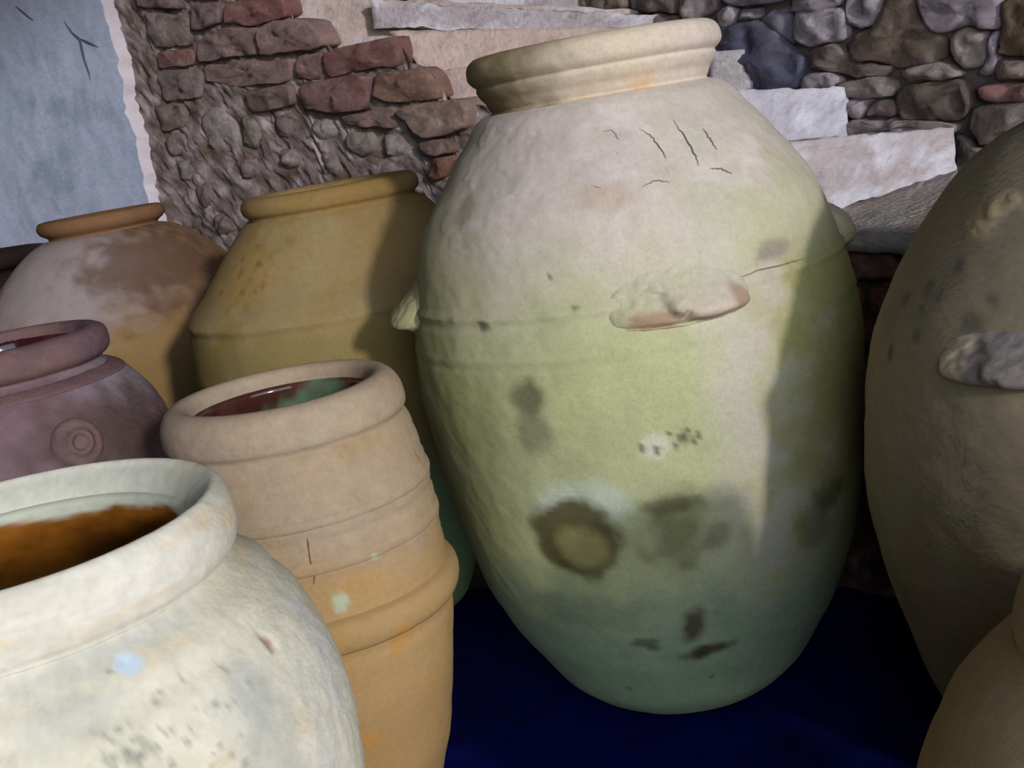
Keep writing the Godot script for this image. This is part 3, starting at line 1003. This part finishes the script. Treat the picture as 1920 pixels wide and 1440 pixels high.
func build_back_jar() -> void:
	var axis := at_d(190, 412, 4.3)
	axis.y = 0.0
	var jar := thing("storage_jar", "reddish brown clay jar standing against the blue plaster wall", "jar", axis)
	var prof := smooth_line(pr([[0.0, 0.0], [0.12, 0.0], [0.16, 0.005], [0.22, 0.12], [0.31, 0.32], [0.40, 0.54], [0.46, 0.70], [0.487, 0.82], [0.486, 0.90], [0.462, 0.965], [0.415, 1.025], [0.360, 1.085], [0.305, 1.14], [0.262, 1.173], [0.215, 1.198], [0.182, 1.206]]), 0.008)
	var h := func(x, y): return hit(x, y, axis, prof)
	var painted_shade: Vector3 = h.call(300, 490)  # brown of the shaded right side, painted as colour
	var pale: Vector3 = h.call(100, 520)  # grey of the lit left side, painted as colour
	var base := clay_colour(c(148, 120, 96), c(140, 112, 78), c(120, 88, 64), 61.0)
	var col := func(p: Vector3) -> Color:
		var q: Color = base.call(p)
		q = q.lerp(c(172, 162, 166), 0.85 * blob(p, pale, 0.30, 0.22, 0.5, 0.5))
		q = q.lerp(c(104, 78, 60), 0.8 * blob(p, painted_shade, 0.24, 0.12, 0.5, 0.7))
		q = q.lerp(c(160, 132, 84), 0.6 * smoothstep(0.95, 0.86, p.y + 0.05 * nz(n_mid, p)) * smoothstep(-0.1, 0.1, p.x))
		return q
	var disp := func(p: Vector3) -> float:
		var d := bump(p, 0.008, 0.003, 0.001)
		d += 0.008 * exp(-pow((p.y - 0.935 + 0.01 * nz(n_low, p)) / 0.012, 2.0))
		d += 0.005 * exp(-pow((p.y - 0.90) / 0.010, 2.0))
		return d
	obj("body", lathe(prof, 200, disp, col), M.clay, jar)
	var rim := smooth_line(pr([[0.186, 1.200], [0.182, 1.210], [0.192, 1.218], [0.206, 1.228], [0.214, 1.244], [0.209, 1.262], [0.194, 1.270], [0.172, 1.266], [0.160, 1.25], [0.158, 1.20]]), 0.006)
	obj("rim", lathe(rim, 140, func(p): return bump(p, 0.006, 0.002, 0.0008), clay_colour(c(136, 102, 74), c(124, 90, 60), c(108, 78, 58), 64.0)), M.clay, jar)
	obj("inner_wall", lathe(smooth_line(pr([[0.0, 0.03], [0.16, 0.06], [0.37, 0.54], [0.45, 0.85], [0.36, 1.04], [0.22, 1.165], [0.158, 1.21]]), 0.03), 64, still, func(_p): return c(96, 70, 52), true), M.clay, jar)

func build_purple_jar() -> void:
	var axis := at_d(0, 655, 2.3)
	axis.y = 0.0
	var jar := thing("storage_jar", "dark reddish purple clay jar with a round knob and shiny glazed mouth", "jar", axis)
	var prof := smooth_line(pr([[0.0, 0.0], [0.11, 0.0], [0.14, 0.006], [0.165, 0.16], [0.20, 0.38], [0.235, 0.60], [0.256, 0.76], [0.264, 0.86], [0.262, 0.905], [0.255, 0.94], [0.237, 0.984], [0.211, 1.024], [0.186, 1.044], [0.172, 1.054], [0.168, 1.062]]), 0.006)
	var h := func(x, y): return hit(x, y, axis, prof)
	var painted_sheen: Vector3 = h.call(240, 700)  # bluish shoulder highlight painted as colour
	var painted_shade: Vector3 = h.call(240, 800)  # dark shading under the shoulder painted as colour
	var base := clay_colour(c(128, 104, 112), c(120, 96, 100), c(106, 84, 84), 71.0)
	var col := func(p: Vector3) -> Color:
		var q: Color = base.call(p)
		q = q.lerp(c(150, 142, 152), 0.7 * blob(p, painted_sheen, 0.12, 0.05, 0.5, 0.5))
		q = q.lerp(c(82, 66, 60), 0.8 * blob(p, painted_shade, 0.16, 0.07, 0.5, 0.7))
		return q
	obj("body", lathe(prof, 200, func(p): return bump(p, 0.007, 0.004, 0.0015), col), M.rough_clay, jar)
	var rim := smooth_line(pr([[0.170, 1.050], [0.168, 1.060], [0.174, 1.064], [0.182, 1.070], [0.187, 1.080], [0.188, 1.096], [0.184, 1.110], [0.174, 1.118], [0.160, 1.120], [0.150, 1.114], [0.146, 1.10]]), 0.004)
	obj("rim", lathe(rim, 160, func(p): return bump(p, 0.005, 0.003, 0.0012), clay_colour(c(114, 91, 98), c(122, 95, 92), c(102, 82, 88), 74.0)), M.rough_clay, jar)
	var band := obj("neck_band", ring_mesh(prof, 1.040, 0.010, 0.006, 140, clay_colour(c(122, 94, 96), c(116, 90, 94), c(106, 82, 86), 76.0)), M.rough_clay, jar)
	band.set_meta("label", "reddish raised band round the neck")
	var inner := obj("inner_wall", lathe(smooth_line(pr([[0.0, 0.04], [0.12, 0.06], [0.2, 0.5], [0.24, 0.78], [0.238, 0.9], [0.20, 1.0], [0.150, 1.04], [0.142, 1.06], [0.142, 1.098], [0.148, 1.101]]), 0.02), 120, func(p): return bump(p, 0.003, 0.001, 0.0), clay_colour(c(72, 34, 40), c(52, 26, 30), c(84, 48, 50), 78.0), true), M.glaze, jar)
	inner.set_meta("label", "shiny dark red glaze inside the mouth")
	# round applied knob with a hollow
	var k: Vector3 = h.call(146, 832)
	var kn := Vector3(k.x, 0, k.z).normalized() + Vector3.UP * 0.25
	var knob := obj("knob", lathe(smooth_line(pr([[0.062, -0.012], [0.060, 0.002], [0.050, 0.012], [0.038, 0.016], [0.030, 0.024], [0.026, 0.028], [0.020, 0.026], [0.014, 0.018], [0.0, 0.016]]), 0.004), 48, func(p): return bump(p, 0.003, 0.002, 0.0012), clay_colour(c(130, 108, 112), c(122, 98, 96), c(104, 84, 84), 79.0)), M.rough_clay, jar, k)
	knob.basis = basis_y(kn.normalized()) * Basis().scaled(Vector3.ONE * 0.72)

func basis_y(y: Vector3) -> Basis:
	var x := y.cross(Vector3(0.1, 0.2, 0.97)).normalized()
	return Basis(x, y, x.cross(y))

func build_banded_jar() -> void:
	var axis := at_d(522, 726, 1.8)
	axis.y = 0.0
	var jar := thing("storage_jar", "barrel-shaped pinkish buff jar with raised bands and green drips in its mouth", "jar", axis)
	var prof := smooth_line(pr([[0.0, 0.0], [0.085, 0.0], [0.10, 0.006], [0.106, 0.14], [0.118, 0.27], [0.134, 0.345], [0.158, 0.409], [0.169, 0.456], [0.183, 0.52], [0.194, 0.586], [0.201, 0.635], [0.205, 0.70], [0.204, 0.77], [0.203, 0.83], [0.201, 0.867], [0.190, 0.93], [0.181, 0.952]]), 0.005)
	var base := clay_colour(c(172, 152, 130), c(170, 148, 120), c(166, 142, 108), 81.0)
	var h := func(x, y): return hit(x, y, axis, prof)
	var spots := []
	for q in [[638, 1130, 0.012, 0.016], [578, 812, 0.012, 0.006], [700, 1040, 0.006, 0.005]]:
		spots.append([h.call(q[0], q[1]), q[2], q[3]])
	var col := func(p: Vector3) -> Color:
		var q: Color = base.call(p)
		q = q.lerp(c(174, 138, 80), 0.7 * smoothstep(0.84, 0.72, p.y + 0.03 * nz(n_mid, p)))  # shade on the lower body painted as a deeper clay tone
		q = q.lerp(c(160, 128, 84), 0.7 * smoothstep(0.58, 0.5, p.y))
		q = q.lerp(c(196, 132, 44), 0.55 * smoothstep(0.2, 0.5, nz(n_mid, p * 0.8, 9.0)) * smoothstep(0.8, 0.7, p.y))
		for s in spots:
			q = q.lerp(c(176, 188, 160), 0.85 * blob(p, s[0], s[1], s[2], 0.25, 0.4))
		return q
	var disp := func(p: Vector3) -> float:
		var d := bump(p, 0.004, 0.0015, 0.0006)
		for g in [[0.92, -0.0020], [0.885, -0.0025], [0.83, -0.003], [0.765, -0.003], [0.75, -0.002], [0.64, -0.004]]:
			d += g[1] * exp(-pow((p.y - g[0] + 0.006 * nz(n_low, p)) / 0.005, 2.0))
		return d
	obj("body", lathe(prof, 220, disp, col), M.clay, jar)
	var rim := smooth_line(pr([[0.180, 0.948], [0.182, 0.956], [0.187, 0.962], [0.188, 0.975], [0.186, 0.991], [0.182, 1.001], [0.175, 1.011], [0.165, 1.017], [0.154, 1.018], [0.145, 1.013], [0.141, 1.004], [0.140, 0.988]]), 0.004)
	obj("rim", lathe(rim, 180, func(p): return bump(p, 0.004, 0.0015, 0.0006), clay_colour(c(176, 156, 136), c(174, 152, 128), c(170, 154, 132), 84.0)), M.clay, jar)
	var far := Vector3(axis.x, 0, axis.z).normalized()
	var aside := Vector3(-far.z, 0, far.x)
	var g1 := far * 0.13 + aside * 0.035 + Vector3.UP * 0.93
	var g2 := far * 0.115 + aside * 0.085 + Vector3.UP * 0.965
	var glaze := func(p: Vector3) -> Color:
		var q := c(70, 42, 34).lerp(c(92, 56, 48), smoothstep(-0.3, 0.4, nz(n_mid, p, 4.0)))
		var green := maxf(blob(p, g1, 0.055, 0.055, 0.4, 0.9), 0.8 * blob(p, g2, 0.04, 0.03, 0.4, 1.0))
		return q.lerp(c(112, 146, 116), green * (0.75 + 0.25 * nz(n_fine, p)))
	var inner := obj("inner_wall", lathe(smooth_line(pr([[0.0, 0.03], [0.08, 0.04], [0.10, 0.27], [0.165, 0.52], [0.186, 0.8], [0.172, 0.90], [0.141, 0.962], [0.135, 0.99], [0.142, 0.993]]), 0.012), 160, func(p): return bump(p, 0.002, 0.001, 0.0), glaze, true), M.glaze, jar)
	inner.set_meta("label", "glossy brown glaze with green drips")
	for b in [[0.680, 0.030, 0.016], [0.855, 0.010, 0.003], [0.79, 0.012, 0.003]]:
		obj("band", ring_mesh(prof, b[0], b[1], b[2], 180, col), M.clay, jar)
	crack_on_jar(jar, axis, prof, [[574, 1000], [580, 1040], [590, 1080], [588, 1100]], 0.0012, c(120, 86, 44))
	crack_on_jar(jar, axis, prof, [[772, 838], [786, 862], [798, 884]], 0.0016, c(140, 108, 84))

func build_pale_jar() -> void:
	var axis := at_d(8, 1011, 1.1)
	axis.y = 0.0
	var jar := thing("storage_jar", "chalky white clay jar nearest the camera with thick rim and brown glazed inside", "jar", axis)
	var prof := smooth_line(pr([[0.0, 0.0], [0.12, 0.0], [0.15, 0.006], [0.175, 0.14], [0.205, 0.34], [0.235, 0.52], [0.256, 0.66], [0.264, 0.764], [0.267, 0.80], [0.267, 0.845], [0.259, 0.904], [0.240, 0.957], [0.218, 0.993], [0.196, 1.015], [0.188, 1.022]]), 0.0036)
	var h := func(x, y): return hit(x, y, axis, prof)
	var specks := []
	var rng := RandomNumberGenerator.new()
	rng.seed = 5
	for i in 80:
		var x := rng.randf_range(170, 470)
		var y := rng.randf_range(1240, 1440)
		if rng.randf() < 0.5:
			x = rng.randf_range(190, 300)
			y = rng.randf_range(1360, 1440)
		specks.append([h.call(x, y), rng.randf_range(0.0018, 0.0036)])
	var smudge: Array = [[h.call(470, 1300), 0.016, 0.06], [h.call(500, 1390), 0.03, 0.05], [h.call(150, 1345), 0.03, 0.012], [h.call(200, 1225), 0.07, 0.008]]
	var blue: Vector3 = h.call(246, 1245)
	var nick: Vector3 = h.call(503, 1205)
	var col := func(p: Vector3) -> Color:
		var l := nz(n_low, p, 31.0)
		var m := nz(n_mid, p, 32.0)
		var q := c(222, 216, 196).lerp(c(208, 202, 180), smoothstep(-0.3, 0.4, l + 0.5 * m))
		q = q.lerp(c(222, 200, 164), 0.55 * smoothstep(0.12, 0.5, nz(n_mid, p * Vector3(0.6, 1.8, 0.6), 33.0)))
		q = q.lerp(c(198, 200, 206), 0.4 * smoothstep(0.15, 0.5, nz(n_mid, p * Vector3(0.8, 0.4, 0.8), 36.0)))
		for s in smudge:
			q = q.lerp(c(168, 170, 168), 0.5 * blob(p, s[0], s[1], s[2], 0.6, 0.7))
		q = q.lerp(c(196, 220, 240), 0.8 * blob(p, blue, 0.010, 0.010, 0.4, 0.5))
		q = q.lerp(c(176, 140, 120), 0.8 * blob(p, nick, 0.006, 0.014, 0.4, 0.5))
		for s in specks:
			if absf(p.y - s[0].y) < 0.012:
				q = q.lerp(c(152, 150, 136), 0.7 * blob(p, s[0], s[1], s[1], 0.5, 0.5))
		var k := 1.0 + 0.09 * nz(n_fine, p, 34.0) + 0.06 * m
		return Color(q.r * k, q.g * k, q.b * k)
	var disp := func(p: Vector3) -> float:
		var d := bump(p, 0.005, 0.002, 0.0008)
		d += 0.002 * sin(p.y * 210.0 + 2.0 * nz(n_low, p)) * smoothstep(0.94, 0.98, p.y)
		d -= 0.003 * blob(p, nick, 0.006, 0.014, 0.5, 0.5)
		return d
	obj("body", lathe(prof, 560, disp, col), M.clay, jar)
	var rim := smooth_line(pr([[0.196, 1.004], [0.189, 1.014], [0.190, 1.024], [0.196, 1.032], [0.199, 1.044], [0.1995, 1.058], [0.197, 1.070], [0.193, 1.079], [0.187, 1.085], [0.183, 1.085], [0.176, 1.080], [0.168, 1.073], [0.163, 1.067], [0.159, 1.060], [0.157, 1.050]]), 0.003)
	var rim_col := func(p: Vector3) -> Color:
		var m := nz(n_mid, p * Vector3(0.5, 2.0, 0.5), 42.0)
		var q := c(226, 220, 206).lerp(c(214, 208, 190), smoothstep(-0.2, 0.4, m))
		q = q.lerp(c(226, 196, 152), 0.55 * smoothstep(0.1, 0.45, nz(n_mid, p * Vector3(0.5, 2.4, 0.5), 45.0)))
		var inner_face := smoothstep(0.182, 0.174, Vector2(p.x, p.z).length()) * smoothstep(1.04, 1.06, p.y)
		q = q.lerp(c(198, 200, 184), 0.7 * inner_face)
		var k := 1.0 + 0.10 * nz(n_fine, p, 34.0)
		return Color(q.r * k, q.g * k, q.b * k)
	obj("rim", lathe(rim, 220, func(p): return bump(p, 0.004, 0.0015, 0.0008), rim_col), M.clay, jar)
	var glaze := func(p: Vector3) -> Color:
		var edge := p.y + 0.010 * nz(n_mid, p, 3.0)
		var q := c(148, 92, 30).lerp(c(112, 66, 24), smoothstep(-0.3, 0.4, nz(n_mid, p, 6.0)))
		var k := 1.0 + 0.25 * nz(n_fine, p, 8.0)
		q = Color(q.r * k, q.g * k, q.b * k)
		return q.lerp(c(196, 198, 178), smoothstep(1.046, 1.052, edge))
	var inner := obj("inner_wall", lathe(smooth_line(pr([[0.0, 0.03], [0.13, 0.04], [0.18, 0.34], [0.235, 0.66], [0.246, 0.80], [0.236, 0.90], [0.205, 0.97], [0.172, 1.01], [0.153, 1.035], [0.151, 1.056], [0.158, 1.059]]), 0.004), 260, func(p): return bump(p, 0.003, 0.0015, 0.0006), glaze, true), M.glaze_matt, jar)
	inner.set_meta("label", "orange brown glaze ending below the bare inner rim")

func build_grey_jar() -> void:
	var p0 := at_h(2150, 1250, 0)
	var s := 2.15 / Vector2(p0.x, p0.z).length()
	var axis := Vector3(p0.x * s, 0, p0.z * s)
	var jar := thing("storage_jar", "grey brown clay jar right of the tallest jar with a broken ledge lug", "jar", axis)
	var prof := smooth_line(pr([[0.0, 0.0], [0.19, 0.0], [0.23, 0.006], [0.28, 0.07], [0.331, 0.158], [0.373, 0.254], [0.406, 0.373], [0.433, 0.474], [0.446, 0.595], [0.435, 0.739], [0.409, 0.869], [0.374, 0.951], [0.343, 1.004], [0.312, 1.055], [0.261, 1.117], [0.225, 1.155], [0.180, 1.186], [0.135, 1.206], [0.115, 1.212]]), 0.006)
	var h := func(x, y): return hit(x, y, axis, prof)
	var scar: Vector3 = h.call(1846, 405)
	var scar2: Vector3 = h.call(1880, 380)
	var marks := []
	for q in [[1745, 540, 20], [1765, 555, 14], [1700, 560, 14], [1730, 580, 12], [1825, 610, 22], [1800, 500, 14], [1720, 630, 14], [1670, 660, 12], [1860, 560, 12]]:
		marks.append([h.call(q[0], q[1]), q[2] * 0.0008])
	var base := clay_colour(c(140, 132, 106), c(134, 122, 100), c(120, 116, 92), 91.0)
	var col := func(p: Vector3) -> Color:
		var q: Color = base.call(p)
		q = q.lerp(c(122, 114, 100), 0.6 * smoothstep(0.88, 1.0, p.y + 0.1 * nz(n_mid, p)))
		q = q.lerp(c(158, 142, 112), 0.85 * maxf(blob(p, scar, 0.032, 0.042, 0.3, 0.7), blob(p, scar2, 0.03, 0.02, 0.3, 0.7)))
		for m in marks:
			q = q.lerp(c(82, 80, 78), 0.7 * blob(p, m[0], m[1], m[1], 0.5, 0.9))
		return q
	var disp := func(p: Vector3) -> float:
		var d := bump(p, 0.005, 0.003, 0.001)
		d += 0.006 * maxf(blob(p, scar, 0.032, 0.042, 0.3, 0.7), blob(p, scar2, 0.03, 0.02, 0.3, 0.7)) * (0.6 + nz(n_fine, p))
		return d
	obj("body", lathe(prof, 220, disp, col), M.rough_clay, jar)
	var rim := smooth_line(pr([[0.122, 1.204], [0.116, 1.212], [0.118, 1.218], [0.120, 1.226], [0.116, 1.236], [0.104, 1.240], [0.092, 1.234], [0.088, 1.222], [0.088, 1.20]]), 0.005)
	obj("rim", lathe(rim, 120, func(p): return bump(p, 0.004, 0.002, 0.0008), base), M.rough_clay, jar)
	obj("inner_wall", lathe(smooth_line(pr([[0.0, 0.03], [0.17, 0.05], [0.40, 0.5], [0.41, 0.75], [0.33, 0.99], [0.18, 1.14], [0.088, 1.21]]), 0.03), 48, still, func(_p): return c(90, 80, 62), true), M.clay, jar)
	var lp: Vector3 = h.call(1876, 690)
	var la := atan2(lp.x, lp.z)
	var lug_col := func(p: Vector3) -> Color:
		var q: Color = col.call(p)
		var a := atan2(p.x, p.z) - la
		q = q.lerp(c(132, 122, 126), 0.7)
		var rr := Vector2(p.x, p.z).length() - radius_at(prof, p.y)
		return q.lerp(c(196, 180, 156), smoothstep(-0.08, -0.14, a + 0.08 * nz(n_mid, p)) * smoothstep(0.0, 0.006, rr))
	var lug := obj("lug", lug_mesh(prof, la + 0.02, lp.y, 0.3, 0.05, [[-0.1, 1.3], [0.15, 1.0], [0.5, 0.6], [0.85, 0.1], [0.95, -0.2], [0.8, -0.4], [0.5, -0.5], [0.2, -0.56], [-0.1, -0.6]], lug_col, 0.25), M.rough_clay, jar)
	lug.set_meta("label", "broken ledge lug with a pale chipped end")

func build_tan_jar() -> void:
	var axis := at_d(2270, 1028, 1.3)
	axis.y = 0.0
	var jar := thing("storage_jar", "plain tan clay jar in the lower right corner before the grey brown jar", "jar", axis)
	var prof := smooth_line(pr([[0.0, 0.0], [0.14, 0.0], [0.17, 0.006], [0.21, 0.12], [0.262, 0.25], [0.300, 0.38], [0.316, 0.46], [0.314, 0.52], [0.303, 0.556], [0.287, 0.591], [0.271, 0.625], [0.251, 0.653], [0.226, 0.681], [0.204, 0.701], [0.194, 0.711]]), 0.006)
	obj("body", lathe(prof, 200, func(p): return bump(p, 0.005, 0.002, 0.0008), clay_colour(c(158, 140, 108), c(152, 132, 98), c(146, 128, 102), 101.0)), M.clay, jar)
	var rim := smooth_line(pr([[0.198, 0.702], [0.193, 0.712], [0.194, 0.729], [0.187, 0.757], [0.176, 0.783], [0.166, 0.80], [0.160, 0.815], [0.160, 0.832], [0.152, 0.846], [0.140, 0.848], [0.130, 0.838], [0.128, 0.82], [0.140, 0.73]]), 0.005)
	obj("rim", lathe(rim, 140, func(p): return bump(p, 0.003, 0.0015, 0.0008), clay_colour(c(166, 150, 124), c(158, 140, 108), c(154, 136, 110), 103.0)), M.clay, jar)
	obj("inner_wall", lathe(smooth_line(pr([[0.0, 0.03], [0.13, 0.05], [0.25, 0.28], [0.29, 0.46], [0.24, 0.63], [0.165, 0.70], [0.149, 0.75]]), 0.03), 48, still, func(_p): return c(120, 100, 70), true), M.clay, jar)

func build_dark_jar() -> void:
	var axis := at_d(-100, 478, 5.2)
	axis.y = 0.0
	var jar := thing("storage_jar", "blackish brown jar at the left edge behind the reddish brown jar", "jar", axis)
	var prof := smooth_line(pr([[0.0, 0.0], [0.15, 0.0], [0.19, 0.006], [0.27, 0.2], [0.36, 0.45], [0.41, 0.7], [0.40, 0.88], [0.36, 1.0], [0.32, 1.06], [0.30, 1.09]]), 0.012)
	var col := clay_colour(c(58, 44, 42), c(46, 36, 34), c(66, 48, 46), 111.0)
	obj("body", lathe(prof, 120, func(p): return bump(p, 0.006, 0.003, 0.001), col), M.clay, jar)
	obj("rim", lathe(smooth_line(pr([[0.31, 1.07], [0.32, 1.10], [0.36, 1.12], [0.375, 1.15], [0.36, 1.17], [0.32, 1.175], [0.28, 1.165], [0.27, 1.13], [0.27, 1.07]]), 0.008), 120, func(p): return bump(p, 0.004, 0.002, 0.001), col), M.clay, jar)
	obj("inner_wall", lathe(smooth_line(pr([[0.0, 0.03], [0.17, 0.05], [0.38, 0.6], [0.36, 0.9], [0.27, 1.06], [0.26, 1.12]]), 0.04), 48, still, func(_p): return c(40, 30, 28), true), M.clay, jar)

func build_small_stones() -> void:
	var list := [[1628, 1084, 0.045, "flat grey stone lying at the cloth edge between the two tall jars"], [1662, 1072, 0.03, "smaller grey stone beside the flat stone at the cloth edge"]]
	for i in list.size():
		var p := at_h(list[i][0], list[i][1], 0.0)
		var r: float = list[i][2]
		var sh := pr([[0.0, -0.02], [r * 0.8, -0.018], [r, 0.0], [r * 0.85, r * 0.35], [r * 0.4, r * 0.5], [0.0, r * 0.52]])
		var o := obj("loose_stone", lathe(smooth_line(sh, 0.008), 28, func(q): return 0.012 * nz(n_rough, q + p), stone_colour(c(140, 132, 128), 0.4, i * 9.0)), M.masonry, self, p)
		o.set_meta("label", list[i][3])
		o.set_meta("category", "stone")
